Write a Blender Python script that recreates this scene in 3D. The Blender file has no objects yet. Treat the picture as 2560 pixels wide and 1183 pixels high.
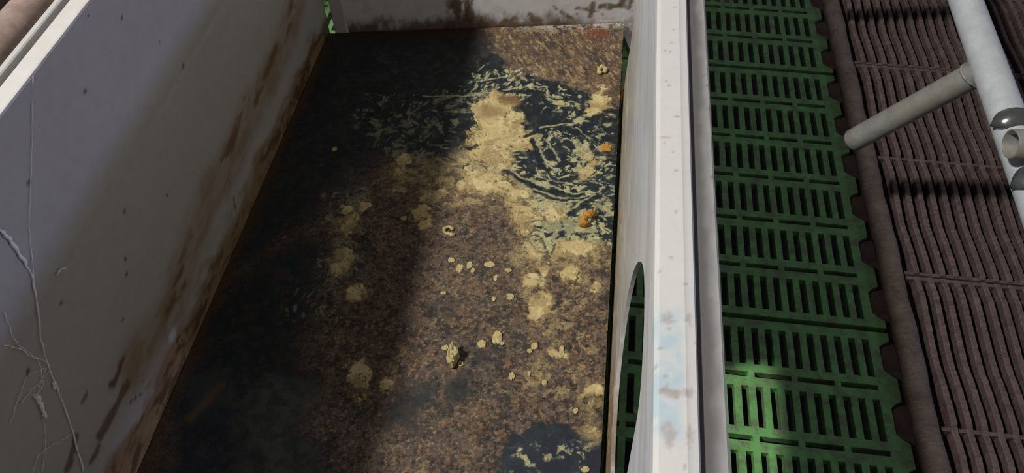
import bpy, bmesh, math, random
import numpy as np
from mathutils import Vector, Matrix

S = bpy.context.scene
COL = S.collection
R_ = math.radians

# ------------------------------------------------------------------ camera
F, PX, PY, CH = 1923.0, 1280.0, 591.5, 0.97          # focal length in pixels, centre, camera height
_d = np.array([(1660 - PX) / F, (PY + 1850) / F, -1.0])
_v = np.array([0.0, -F / (PY + 1850), -1.0])
_Z = -_v / np.linalg.norm(_v)
_Y = _d / np.linalg.norm(_d); _Y = _Y - _Z * (_Y @ _Z); _Y /= np.linalg.norm(_Y)
_X = np.cross(_Y, _Z)
ROT = np.array([_X, _Y, _Z])
CAM = np.array([0.0, 0.0, CH])
cam = bpy.data.cameras.new('camera')
cam.sensor_width = 36.0
cam.lens = 36.0 * F / 2560.0
cam.clip_start = 0.01
camo = bpy.data.objects.new('camera', cam)
COL.objects.link(camo)
camo.matrix_world = Matrix.Translation((0, 0, CH)) @ Matrix([list(r) for r in ROT]).to_4x4()
S.camera = camo

# ------------------------------------------------------------------ exposure, ambient, lamps
S.view_settings.view_transform = 'Standard'
S.view_settings.look = 'None'
S.view_settings.gamma = 1.0
S.view_settings.use_curve_mapping = False
S.view_settings.exposure = 0.0
W = bpy.data.worlds.new('barn_air'); S.world = W; W.use_nodes = True
W.node_tree.nodes['Background'].inputs[0].default_value = (1.0, 0.95, 0.92, 1)
W.node_tree.nodes['Background'].inputs[1].default_value = 0.108


def lamp(name, loc, aim, watts, size, color):
    l = bpy.data.lights.new(name, 'AREA')
    l.shape = 'DISK'; l.size = size; l.energy = watts; l.color = color
    o = bpy.data.objects.new(name, l); COL.objects.link(o)
    o.location = loc
    o.rotation_euler = (Vector(aim) - Vector(loc)).to_track_quat('-Z', 'Y').to_euler()
    return o


lamp('barn_lamp', (-2.733, -0.40, 3.90), (0, 0.8, 0), 240, 0.34, (1.0, 0.96, 0.90))
lamp('aisle_lamp', (5.6, 0.75, 1.36), (-0.5, 0.7, 0.4), 60, 0.45, (0.56, 0.60, 1.0))


# ------------------------------------------------------------------ helpers: geometry
def ray(px, py):
    return ROT @ np.array([(px - PX) / F, -(py - PY) / F, -1.0])


def at(px, py, z=0.0):
    r = ray(px, py); t = (z - CH) / r[2]
    return CAM + t * r


def on_plane(px, py, p, n):
    r = ray(px, py); n = np.array(n, float)
    return CAM + r * (((np.array(p, float) - CAM) @ n) / (r @ n))


def tag(o, label=None, cat=None, group=None, kind=None):
    if label: o['label'] = label
    if cat: o['category'] = cat
    if group: o['group'] = group
    if kind: o['kind'] = kind
    return o


def link(name, me, mat, parent=None):
    o = bpy.data.objects.new(name, me); COL.objects.link(o)
    if mat is not None and not me.materials: me.materials.append(mat)
    if parent is not None: o.parent = parent
    return o


def empty(name, loc=(0, 0, 0)):
    o = bpy.data.objects.new(name, None); COL.objects.link(o); o.location = loc
    o.empty_display_size = 0.05
    return o


def mesh_from(name, verts, faces, smooth=False, paint=None):
    """verts Nx3 array, faces list/array of quads or tris, paint Nx4"""
    verts = np.asarray(verts, np.float32)
    me = bpy.data.meshes.new(name)
    if isinstance(faces, np.ndarray):
        k = faces.shape[1]
        loops = faces.ravel().astype(np.int32)
        starts = np.arange(0, len(loops), k, dtype=np.int32)
        n = len(faces)
    else:
        loops = np.array([i for f in faces for i in f], np.int32)
        starts = np.cumsum([0] + [len(f) for f in faces])[:-1].astype(np.int32)
        n = len(faces)
    me.vertices.add(len(verts)); me.vertices.foreach_set('co', verts.ravel())
    me.loops.add(len(loops)); me.loops.foreach_set('vertex_index', loops)
    me.polygons.add(n); me.polygons.foreach_set('loop_start', starts)
    sm = np.full(n, bool(smooth)) if np.isscalar(smooth) else np.asarray(smooth, bool)
    me.polygons.foreach_set('use_smooth', sm)
    if paint is not None:
        a = me.attributes.new('paint', 'FLOAT_COLOR', 'POINT')
        a.data.foreach_set('color', np.asarray(paint, np.float32).ravel())
    me.update(calc_edges=True)
    me.validate()
    return me


class MB:
    """collects shapes into one mesh"""
    def __init__(self): self.v = []; self.f = []; self.s = []
    def add(self, v, f, smooth=False):
        b = len(self.v); self.v += [tuple(p) for p in v]
        for q in f:
            self.f.append([b + i for i in q]); self.s.append(smooth)
    def box(self, a, b):
        (x0, y0, z0), (x1, y1, z1) = a, b
        self.add([(x0, y0, z0), (x1, y0, z0), (x1, y1, z0), (x0, y1, z0), (x0, y0, z1), (x1, y0, z1), (x1, y1, z1), (x0, y1, z1)],
                 [(3, 2, 1, 0), (4, 5, 6, 7), (0, 1, 5, 4), (1, 2, 6, 5), (2, 3, 7, 6), (3, 0, 4, 7)])
    def tube(self, pts, r, n=24, cap=True, inner=None):
        pts = [Vector(p) for p in pts]; rs = r if isinstance(r, (list, tuple)) else [r] * len(pts)
        rings = []
        up = None
        for i, p in enumerate(pts):
            t = (pts[min(i + 1, len(pts) - 1)] - pts[max(i - 1, 0)]).normalized()
            if up is None:
                up = Vector((0, 0, 1)) if abs(t.z) < .9 else Vector((0, 1, 0))
            u = (up - t * up.dot(t)).normalized(); up = u
            w = t.cross(u)
            rings.append([p + (u * math.cos(2 * math.pi * k / n) + w * math.sin(2 * math.pi * k / n)) * rs[i] for k in range(n)])
        v = [q for rg in rings for q in rg]
        f = []
        for i in range(len(rings) - 1):
            for k in range(n):
                a, b = i * n + k, i * n + (k + 1) % n
                f.append((a, b, b + n, a + n))
        self.add(v, f, True)
        if cap and inner is None:
            self.add(rings[0], [tuple(reversed(range(n)))]); self.add(rings[-1], [tuple(range(n))])
    def pipe(self, a, b, r, ri, n=40):
        """open pipe with a wall, both ends open"""
        a, b = Vector(a), Vector(b); t = (b - a).normalized()
        u = Vector((0, 0, 1)); u = (u - t * u.dot(t)).normalized(); w = t.cross(u)
        def ring(c, rr): return [c + (u * math.cos(2 * math.pi * k / n) + w * math.sin(2 * math.pi * k / n)) * rr for k in range(n)]
        e = (r - ri) * .25
        seq = [ring(a + t * e, r), ring(b - t * e, r), ring(b, r - e), ring(b, ri + e), ring(b - t * e, ri), ring(a + t * e, ri), ring(a, ri + e), ring(a, r - e)]
        v = [q for s in seq for q in s]; f = []
        m = len(seq)
        for i in range(m):
            j = (i + 1) % m
            for k in range(n):
                f.append((i * n + k, i * n + (k + 1) % n, j * n + (k + 1) % n, j * n + k))
        self.add(v, f, True)
    def mesh(self, name):
        me = mesh_from(name, np.array([tuple(p) for p in self.v]), self.f, self.s)
        return me


def fix_normals(me):
    bm = bmesh.new(); bm.from_mesh(me)
    bmesh.ops.remove_doubles(bm, verts=bm.verts, dist=1e-6)
    bmesh.ops.recalc_face_normals(bm, faces=bm.faces)
    bm.to_mesh(me); bm.free()
    return me


def bevel(o, w, seg=2, ang=35):
    m = o.modifiers.new('bevel', 'BEVEL'); m.width = w; m.segments = seg; m.limit_method = 'ANGLE'; m.angle_limit = R_(ang)
    m.harden_normals = False
    return m


# ------------------------------------------------------------------ helpers: noise and painting on grids
def vnoise(x, y, seed=0):
    rng = np.random.RandomState(seed); T = rng.rand(256, 256)
    xi = np.floor(x).astype(int); yi = np.floor(y).astype(int)
    fx = x - xi; fy = y - yi
    fx = fx * fx * fx * (fx * (fx * 6 - 15) + 10); fy = fy * fy * fy * (fy * (fy * 6 - 15) + 10)
    a = T[xi & 255, yi & 255]; b = T[(xi + 1) & 255, yi & 255]; c = T[xi & 255, (yi + 1) & 255]; d = T[(xi + 1) & 255, (yi + 1) & 255]
    return (a * (1 - fx) + b * fx) * (1 - fy) + (c * (1 - fx) + d * fx) * fy


def fbm(x, y, scale, octv=4, seed=0, gain=.55):
    """0..1, scale in metres per cell"""
    s = 0; amp = 1; tot = 0; f = 1 / scale
    c, sn = math.cos(.6), math.sin(.6)
    for o in range(octv):
        s = s + amp * vnoise(x * f + 17.3 * o, y * f - 9.1 * o, seed + o); tot += amp
        amp *= gain; f *= 2.03
        x, y = x * c - y * sn, x * sn + y * c
    return s / tot


def sst(a, b, x):
    t = np.clip((x - a) / (b - a), 0, 1); return t * t * (3 - 2 * t)


class Canvas:
    """a regular grid over a face on which dirt with a shape of its own is laid; u, v in metres"""
    def __init__(self, u0, u1, v0, v1, step, warp=.006, warp_scale=.02, seed=1):
        self.nu = int(round((u1 - u0) / step)) + 1; self.nv = int(round((v1 - v0) / step)) + 1
        self.U, self.V = np.meshgrid(np.linspace(u0, u1, self.nu), np.linspace(v0, v1, self.nv))
        self.u0, self.v0 = u0, v0
        self.du = (u1 - u0) / (self.nu - 1); self.dv = (v1 - v0) / (self.nv - 1)
        self.wu = self.U + warp * 2 * (fbm(self.U, self.V, warp_scale, 4, seed) - .5)
        self.wv = self.V + warp * 2 * (fbm(self.U, self.V, warp_scale, 4, seed + 50) - .5)
    def _win(self, lo, hi, m):
        i0 = max(0, int((lo[0] - m - self.u0) / self.du)); i1 = min(self.nu, int((hi[0] + m - self.u0) / self.du) + 2)
        j0 = max(0, int((lo[1] - m - self.v0) / self.dv)); j1 = min(self.nv, int((hi[1] + m - self.v0) / self.dv) + 2)
        return (slice(j0, max(j0, j1)), slice(i0, max(i0, i1)))
    def blank(self, val=0.0): return np.full(self.U.shape, val)
    def poly(self, pts, m=.03):
        """signed distance, positive inside, in metres (about -m outside the window)"""
        P = np.array(pts, float)[:, :2]; out = self.blank(-m)
        w = self._win(P.min(0), P.max(0), m)
        x = self.wu[w]; y = self.wv[w]
        if x.size == 0: return out
        d = np.full(x.shape, 1e9); ins = np.zeros(x.shape, bool)
        for i in range(len(P)):
            ax, ay = P[i]; bx, by = P[(i + 1) % len(P)]
            ex, ey = bx - ax, by - ay
            t = np.clip(((x - ax) * ex + (y - ay) * ey) / (ex * ex + ey * ey + 1e-12), 0, 1)
            d = np.minimum(d, (x - ax - t * ex) ** 2 + (y - ay - t * ey) ** 2)
            c = ((ay > y) != (by > y)) & (x < (bx - ax) * (y - ay) / (by - ay + 1e-12) + ax)
            ins ^= c
        d = np.sqrt(d)
        out[w] = np.maximum(np.where(ins, d, -d), -m)
        return out
    def stroke(self, pts, r, m=.02):
        P = np.array(pts, float)[:, :2]; out = self.blank(-m)
        w = self._win(P.min(0) - r, P.max(0) + r, m)
        x = self.wu[w]; y = self.wv[w]
        if x.size == 0: return out
        d = np.full(x.shape, 1e9)
        for i in range(len(P) - 1):
            ax, ay = P[i]; ex, ey = P[i + 1] - P[i]
            t = np.clip(((x - ax) * ex + (y - ay) * ey) / (ex * ex + ey * ey + 1e-12), 0, 1)
            d = np.minimum(d, (x - ax - t * ex) ** 2 + (y - ay - t * ey) ** 2)
        out[w] = np.maximum(r - np.sqrt(d), -m)
        return out
    def blob(self, c, r, m=.02):
        rr = r if isinstance(r, (tuple, list)) else (r, r)
        out = self.blank(-m); c = np.array(c, float)
        w = self._win(c[:2] - max(rr), c[:2] + max(rr), m)
        x = self.wu[w] - c[0]; y = self.wv[w] - c[1]
        if x.size: out[w] = np.maximum((1 - np.sqrt((x / rr[0]) ** 2 + (y / rr[1]) ** 2)) * min(rr), -m)
        return out


def mixc(C, col, a):
    a = a[..., None]
    C[..., :3] = C[..., :3] * (1 - a) + np.array(col, float)[:3] * a


def slab(name, cv, front, off, paint, keep=None, snap=None):
    """closed board: front(U,V)->XYZ grid, a back face moved by off, side walls; paint is a (nv,nu,4) field"""
    nv, nu = cv.U.shape
    U, V = cv.U.copy(), cv.V.copy()
    idx = np.arange(nv * nu).reshape(nv, nu)
    q = np.stack([idx[:-1, :-1], idx[:-1, 1:], idx[1:, 1:], idx[1:, :-1]], -1)
    k = np.ones((nv - 1, nu - 1), bool) if keep is None else keep
    if snap is not None: U, V = snap(U, V, k)
    A = np.stack(front(U, V), -1).reshape(-1, 3)
    B = A + np.array(off, float)
    if keep is None:
        Bq = None
    quads = q[k]
    e = {}
    a = quads; pairs = np.concatenate([a[:, [0, 1]], a[:, [1, 2]], a[:, [2, 3]], a[:, [3, 0]]])
    key = np.sort(pairs, 1); kk = key[:, 0].astype(np.int64) * (nv * nu) + key[:, 1]
    un, inv, cnt = np.unique(kk, return_inverse=True, return_counts=True)
    bp = pairs[cnt[inv] == 1]                       # boundary edges, in face order
    n = nv * nu; m = len(bp)
    verts = np.concatenate([A, B, A[bp[:, 0]], A[bp[:, 1]], B[bp[:, 0]], B[bp[:, 1]]])
    P = paint.reshape(-1, 4)
    pv = np.concatenate([P, P, P[bp[:, 0]], P[bp[:, 1]], P[bp[:, 0]], P[bp[:, 1]]])
    r = np.arange(m)
    side = np.stack([2 * n + m + r, 2 * n + r, 2 * n + 2 * m + r, 2 * n + 3 * m + r], -1)
    back = quads[:, ::-1] + n
    faces = np.concatenate([quads, back, side])
    sm = np.concatenate([np.ones(len(quads), bool), np.ones(len(back), bool), np.zeros(m, bool)])
    used = np.unique(faces); remap = np.zeros(len(verts), int); remap[used] = np.arange(len(used))
    me = mesh_from(name, verts[used], remap[faces], sm, pv[used])
    return me


def rail_mesh(name, profile, y0, y1, step, painter):
    """a profile (closed list of x,z) run along y, painted by painter(X,Y,Z)->(...,4)"""
    prof = np.array(profile, float); n = len(prof)
    ys = np.linspace(y0, y1, int((y1 - y0) / step) + 1)
    X = np.repeat(prof[None, :, 0], len(ys), 0); Zz = np.repeat(prof[None, :, 1], len(ys), 0); Yy = np.repeat(ys[:, None], n, 1)
    v = np.stack([X, Yy, Zz], -1).reshape(-1, 3)
    f = []
    for i in range(len(ys) - 1):
        for k in range(n):
            f.append([i * n + k, i * n + (k + 1) % n, (i + 1) * n + (k + 1) % n, (i + 1) * n + k])
    f.append(list(range(n))[::-1]); f.append([(len(ys) - 1) * n + k for k in range(n)])
    p = painter(X, Yy, Zz).reshape(-1, 4)
    me = mesh_from(name, v, f, False, p)
    bm = bmesh.new(); bm.from_mesh(me); bmesh.ops.recalc_face_normals(bm, faces=bm.faces); bm.to_mesh(me); bm.free()
    return me


# ------------------------------------------------------------------ materials
class NT:
    def __init__(self, name):
        self.m = bpy.data.materials.new(name); self.m.use_nodes = True
        self.t = self.m.node_tree; self.b = self.t.nodes['Principled BSDF']
        self.co = self.t.nodes.new('ShaderNodeTexCoord').outputs['Object']
    def n(self, kind, **kw):
        nd = self.t.nodes.new(kind)
        for k, v in kw.items(): setattr(nd, k, v)
        return nd
    def l(self, a, b): self.t.links.new(a, b)
    def noise(self, scale, detail=5, rough=.6, stretch=None, dist=0.0):
        nd = self.n('ShaderNodeTexNoise'); nd.inputs['Scale'].default_value = scale
        nd.inputs['Detail'].default_value = detail; nd.inputs['Roughness'].default_value = rough; nd.inputs['Distortion'].default_value = dist
        if stretch:
            mp = self.n('ShaderNodeMapping'); mp.inputs['Scale'].default_value = stretch; self.l(self.co, mp.inputs[0]); self.l(mp.outputs[0], nd.inputs[0])
        else: self.l(self.co, nd.inputs[0])
        return nd.outputs['Fac']
    def ramp(self, fac, stops):
        r = self.n('ShaderNodeValToRGB'); e = r.color_ramp.elements
        while len(e) < len(stops): e.new(0.5)
        for i, (p, c) in enumerate(stops):
            e[i].position = p; e[i].color = (c[0], c[1], c[2], 1) if hasattr(c, '__len__') else (c, c, c, 1)
        self.l(fac, r.inputs[0]); return r.outputs[0]
    def mix(self, fac, a, b, mode='MIX'):
        mx = self.n('ShaderNodeMix', data_type='RGBA', blend_type=mode)
        for sock, val in ((mx.inputs[0], fac), (mx.inputs[6], a), (mx.inputs[7], b)):
            if hasattr(val, 'is_linked') or isinstance(val, bpy.types.NodeSocket): self.l(val, sock)
            elif hasattr(val, '__len__'): sock.default_value = (val[0], val[1], val[2], 1)
            else: sock.default_value = val
        return mx.outputs[2]
    def math(self, op, a, b=0.0, clamp=False):
        mt = self.n('ShaderNodeMath', operation=op, use_clamp=clamp)
        for s, v in zip(mt.inputs, (a, b)):
            if isinstance(v, bpy.types.NodeSocket): self.l(v, s)
            else: s.default_value = v
        return mt.outputs[0]
    def bump(self, h, strength=.3, dist=.002):
        bp = self.n('ShaderNodeBump'); bp.inputs['Strength'].default_value = strength; bp.inputs['Distance'].default_value = dist
        self.l(h, bp.inputs['Height']); self.l(bp.outputs[0], self.b.inputs['Normal'])
    def done(self, color, rough=.6, metal=0.0, spec=.5):
        for sock, val in ((self.b.inputs['Base Color'], color), (self.b.inputs['Roughness'], rough)):
            if isinstance(val, bpy.types.NodeSocket): self.l(val, sock)
            elif hasattr(val, '__len__'): sock.default_value = (*val[:3], 1)
            else: sock.default_value = val
        self.b.inputs['Metallic'].default_value = metal
        self.b.inputs['Specular IOR Level'].default_value = spec
        return self.m


def painted(name, var=.25, scale=160, bump=.25, bdist=.0015, rough=.6, spec=.3, fleck=None, mid=None):
    """base colour from the dirt laid on the face, broken up by fine noise"""
    t = NT(name)
    at_ = t.n('ShaderNodeAttribute', attribute_name='paint')
    n1 = t.noise(scale, 6, .65)
    n2 = t.noise(scale * 4.3, 4, .7)
    f = t.math('ADD', t.math('MULTIPLY', n1, .6), t.math('MULTIPLY', n2, .4))
    k = t.ramp(f, [(.25, 1 - var), (.75, 1 + var)])
    c = t.mix(1.0, at_.outputs['Color'], k, 'MULTIPLY')
    if fleck:
        v = t.noise(fleck[0], 3, .6)
        c = t.mix(t.math('MULTIPLY', t.ramp(v, [(fleck[1], 0), (fleck[1] + .06, 1)]), fleck[3]), c, fleck[2])
    t.bump(f, bump, bdist)
    return t.done(c, rough, 0, spec)


def mat_material():
    t = NT('nest_mat_crust')
    at_ = t.n('ShaderNodeAttribute', attribute_name='paint')
    A = at_.outputs['Alpha']                                   # 0 wet smooth rubber .. 1 dry crust
    n1 = t.noise(230, 7, .7); n2 = t.noise(760, 5, .7); n3 = t.noise(60, 5, .6)
    f = t.math('ADD', t.math('MULTIPLY', n1, .5), t.math('MULTIPLY', n2, .5))
    k = t.ramp(f, [(.36, .22), (.46, .75), (.54, 1.2), (.64, 2.3)])
    kk = t.mix(A, (1, 1, 1), k)
    c = t.mix(1.0, at_.outputs['Color'], kk, 'MULTIPLY')
    # rusty orange and pale flecks in the dry crust
    rust = t.ramp(t.noise(210, 5, .65), [(.60, 0), (.70, 1)])
    c = t.mix(t.math('MULTIPLY', t.math('MULTIPLY', rust, A), .40), c, (.20, .095, .035))
    pale = t.ramp(t.noise(380, 5, .7), [(.62, 0), (.67, 1)])
    c = t.mix(t.math('MULTIPLY', t.math('MULTIPLY', pale, A), .60), c, (.30, .22, .12))
    spk = t.ramp(t.noise(700, 2, .5), [(.76, 0), (.80, 1)])
    c = t.mix(t.math('MULTIPLY', spk, .5), c, (.42, .36, .27))
    ro = t.math('ADD', .40, t.math('MULTIPLY', A, .35))
    t.bump(f, .55, .003)
    return t.done(c, ro, 0, .25)


def dung_material(name, col, dark, scale=110):
    t = NT(name)
    n = t.noise(scale, 6, .65)
    c = t.ramp(n, [(.28, dark), (.45, col), (.72, tuple(min(1, 1.22 * v) for v in col))])
    t.bump(n, .5, .002)
    return t.done(c, .75, 0, .25)


def galvanised(name, col=(.42, .44, .46), metal=.35, rust=.0, rough=.5, low=.72):
    t = NT(name)
    a = t.noise(55, 5, .6); b = t.noise(260, 4, .7)
    c = t.ramp(a, [(.3, tuple(v * low for v in col)), (.6, col), (.8, tuple(v * 1.15 for v in col))])
    c = t.mix(t.math('MULTIPLY', t.ramp(b, [(.58, 0), (.72, 1)]), .35), c, tuple(v * .5 for v in col))
    if rust: c = t.mix(t.math('MULTIPLY', t.ramp(t.noise(24, 5, .7), [(.46, 0), (.66, 1)]), rust), c, (.20, .15, .085))
    t.bump(b, .15, .001)
    return t.done(c, rough, metal, .4)


def iron_material(name, col, worn):
    t = NT(name)
    a = t.noise(38, 6, .65); b = t.noise(170, 6, .7); g = t.noise(42, 3, .6, (1.0, 9.0, 1.0))
    c = t.ramp(a, [(.3, tuple(v * .55 for v in col)), (.55, col), (.75, tuple(v * 1.5 for v in col))])
    c = t.mix(t.math('MULTIPLY', t.ramp(b, [(.50, 0), (.66, 1)]), .45), c, worn)
    c = t.mix(t.math('MULTIPLY', t.ramp(g, [(.56, 0), (.70, 1)]), .35), c, tuple(v * 1.5 for v in worn))
    t.bump(b, .7, .003)
    return t.done(c, .62, .15, .45)


def green_plastic():
    t = NT('green_slat_plastic')
    a = t.noise(14, 5, .65); b = t.noise(120, 5, .7); e = t.noise(45, 6, .7)
    c = t.ramp(a, [(.3, (.100, .235, .078)), (.55, (.135, .335, .105)), (.8, (.155, .38, .122))])
    c = t.mix(t.math('MULTIPLY', t.ramp(e, [(.45, 0), (.60, 1)]), .80), c, (.115, .130, .080))
    c = t.mix(t.math('MULTIPLY', t.ramp(b, [(.66, 0), (.74, 1)]), .45), c, (.26, .22, .12))
    t.bump(b, .35, .0015)
    return t.done(c, .42, 0, .45)


M_pvc = painted('white_panel_plastic', .06, 40, .04, .001, .38, .45)
M_grey = painted('grey_panel_plastic', .10, 55, .06, .001, .40, .45)
M_mat = mat_material()
M_dung = dung_material('dried_yellow_dung', (.45, .365, .165), (.26, .185, .075))
M_cake = painted('caked_yellow_dung', .22, 190, .5, .002, .8, .15)
M_clod = dung_material('pale_dung', (.43, .36, .175), (.22, .165, .075), 330)
M_orange = dung_material('orange_dung', (.42, .21, .04), (.24, .10, .02), 260)
M_green = green_plastic()
M_iron = iron_material('cast_iron_slat', (.085, .056, .052), (.145, .105, .096))
M_beam = iron_material('rusted_beam_steel', (.085, .065, .055), (.15, .105, .062))
M_lug = iron_material('rusted_lug', (.095, .060, .053), (.14, .09, .07))
M_galv = galvanised('galvanised_tube', (.47, .50, .53), .12, .04, .5, .86)
M_arm = galvanised('weathered_galvanised_arm', (.215, .22, .205), .12, .6, .55)
M_dark = galvanised('dark_steel', (.20, .21, .21), .75, .05, .24)
M_leftpipe = galvanised('brownish_old_tube', (.40, .30, .27), .1, .5, .6)
_t = NT('pit_concrete'); M_pit = _t.done(_t.ramp(_t.noise(9, 5), [(.3, (.012, .009, .009)), (.7, (.03, .022, .02))]), .95, 0, .1)
_t = NT('cobweb_silk'); M_web = _t.done(_t.ramp(_t.noise(90, 3), [(.3, (.75, .75, .75)), (.7, (.95, .95, .93))]), .8, 0, .2)

ZG = -0.047                                               # top of the slatted floor
Y0, Y1 = 0.082, 1.894

# ------------------------------------------------------------------ the pit under the slats
mb = MB(); mb.box((-2.2, -.9, -.60), (2.2, 3.0, -.52))
tag(link('floor', mb.mesh('floor'), M_pit), 'dark manure pit floor below the slats', 'floor', kind='structure')

# ------------------------------------------------------------------ green plastic slats
RP = (1.288 - .682) / 6                                   # row pitch
SP = .0207                                                # slot pitch


def green_tile(name, x0, x1, phase, tabs, T=.013):
    """one plastic slat: lengthways slots in six rows, short crosswise slots between rows"""
    L = 6 * RP
    holes = []
    for r in range(6):
        yb = r * RP + .0175
        k = 0; x = x0 + phase
        while x + .0103 < x1 - .006:
            holes.append((x, x + .0103, yb, yb + .0640)); x += SP
    for r in range(1, 6):
        x = x0 + phase + 2 * SP
        holes.append((x0 + .006, x - .0085, r * RP - .0042, r * RP + .0042))
        while x + .053 < x1:
            holes.append((x, x + .0530, r * RP - .0042, r * RP + .0042)); x += 3 * SP
    xs = sorted({round(v, 5) for h in holes for v in h[:2]} | {x0, x1})
    ys = sorted({round(v, 5) for h in holes for v in h[2:]} | {.0045, round(L - .0045, 5)})
    xs = np.array(xs); ys = np.array(ys)
    cx = (xs[:-1] + xs[1:]) / 2; cy = (ys[:-1] + ys[1:]) / 2
    solid = np.ones((len(cy), len(cx)), bool)
    for h in holes:
        solid[np.ix_((cy > h[2]) & (cy < h[3]), (cx > h[0]) & (cx < h[1]))] = False
    nx, ny = len(xs), len(ys)
    v = [(x, y, 0.0) for y in ys for x in xs] + [(x, y, -T) for y in ys for x in xs]
    n = nx * ny; f = []
    def g(i, j): return j * nx + i
    S_ = lambda j, i: 0 <= j < ny - 1 and 0 <= i < nx - 1 and solid[j, i]
    for j in range(ny - 1):
        for i in range(nx - 1):
            if not solid[j, i]: continue
            a, b, c, d = g(i, j), g(i + 1, j), g(i + 1, j + 1), g(i, j + 1)
            f.append([a, b, c, d]); f.append([a + n, d + n, c + n, b + n])
            if not S_(j - 1, i): f.append([b, a, a + n, b + n])
            if not S_(j + 1, i): f.append([d, c, c + n, d + n])
            if not S_(j, i - 1): f.append([a, d, d + n, a + n])
            if not S_(j, i + 1): f.append([c, b, b + n, c + n])
    m = MB(); m.v = v; m.f = f; m.s = [False] * len(f)
    if tabs:                                              # rounded tabs between the iron lugs
        for r in range(7):
            yc = r * RP
            cl_ = lambda q: min(max(q, .0045), L - .0045)
            out = [(x1 - .0002, cl_(yc - .031)), (x1 + .009, cl_(yc - .022)), (x1 + .017, cl_(yc - .018)), (x1 + .017, cl_(yc + .018)), (x1 + .009, cl_(yc + .022)), (x1 - .0002, cl_(yc + .031))]
            out = [p for i, p in enumerate(out) if i == 0 or p != out[i - 1]]
            k = len(out)
            m.add([(x, y, 0.0) for x, y in out] + [(x, y, -T) for x, y in out],
                  [list(range(k)), [2 * k - 1 - q for q in range(k)]] + [[(q + 1) % k, q, q + k, (q + 1) % k + k] for q in range(k)])
    me = m.mesh(name)
    bm = bmesh.new(); bm.from_mesh(me); bmesh.ops.recalc_face_normals(bm, faces=bm.faces); bm.to_mesh(me); bm.free()
    return me


XR1 = .4795
me_r = green_tile('plastic_slat', -.1305, XR1, .0059, True)
me_l = green_tile('plastic_slat', -.742, -.1325, .0075, False)
labs_r = ['green plastic slat at the near end beside the pen, lit through the oval hole',
          'green plastic slat in the middle of the row between white panel and rusty beam',
          'dark green plastic slat at the far end between white panel and rusty beam']
labs_l = ['green plastic slat under the near half of the nest mat', 'green plastic slat under the far half of the nest mat',
          'bright green plastic slat showing in the gap at the far left corner of the pen']
for k in range(3):
    for me, labs in ((me_r, labs_r), (me_l, labs_l)):
        if me is me_l and k < 2: continue
        o = link('plastic_slat', me, M_green)
        o.location = (0, .682 + (k - 1) * 6 * RP, ZG)
        bevel(o, .0012, 2)
        tag(o, labs[k], 'floor slat', 'green plastic floor slats')
# the near and middle slats left of the first column carry the mat
for k in range(2):
    o = link('plastic_slat', me_l, M_green)
    o.location = (0, .682 + (k - 1) * 6 * RP, ZG)
    bevel(o, .0012, 2)
    tag(o, labs_l[k], 'floor slat', 'green plastic floor slats')

# ------------------------------------------------------------------ rusty beam with lugs, cast iron slats
bo = empty('support_beam', (.525, .9, ZG))
tag(bo, 'long rusty beam with side lugs between green slats and brown iron slats', 'beam')
m = MB()
ys = np.linspace(-.2, 2.0, 90)
prof = [(-.019, -.03), (-.0195, -.004), (-.017, .004), (-.011, .0095), (-.002, .0115), (.007, .0105), (.014, .006), (.018, -.001), (.0195, -.03)]
v = []
for y in ys:
    wob = .0012 * math.sin(y * 31) + .0008 * math.sin(y * 83)
    v += [(.0 + x + wob, y - .9, z + .0006 * math.sin(y * 57 + x * 300)) for x, z in prof]
n = len(prof); f = []
for i in range(len(ys) - 1):
    for k in range(n - 1): f.append((i * n + k, (i + 1) * n + k, (i + 1) * n + k + 1, i * n + k + 1))
    f.append((i * n + n - 1, (i + 1) * n + n - 1, (i + 1) * n, i * n))
m.add(v, f, True); m.add(v[:n], [tuple(range(n))]); m.add(v[-n:], [tuple(reversed(range(n)))])
link('beam_bar', fix_normals(m.mesh('beam_bar')), M_beam, bo)
# lugs reach into the gaps between the green tabs
ml = MB()
pl = [(-.019, -.031), (-.034, -.027), (-.0425, -.0205), (-.0440, 0), (-.0425, .0195), (-.034, .026), (-.019, .031)]
zt, zb = -.0035, -.03
k = len(pl)
ml.add([(x, y, zt) for x, y in pl] + [(x, y, zb) for x, y in pl], [list(range(k))[::-1], list(range(k, 2 * k))] + [[q, (q + 1) % k, (q + 1) % k + k, q + k] for q in range(k)])
lug_me = fix_normals(ml.mesh('lug'))
y = .682 - 6 * RP + RP / 2 - 2 * RP
while y < 1.9:
    o = link('lug', lug_me, M_lug, bo); o.location = (.0, y - .9, 0); bevel(o, .002, 2)
    y += RP

IP = .0209                                                # pitch of the iron bars
PER = .2673                                               # distance between cross ribs
wave_t = np.array([0, .14, .29, .49, .61, .70, .87, .96, 1.0]); wave_x = np.array([0, .0040, .0015, -.0020, -.0030, .0, .0030, .0036, 0.0])
wave_x2 = wave_x * .65


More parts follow.
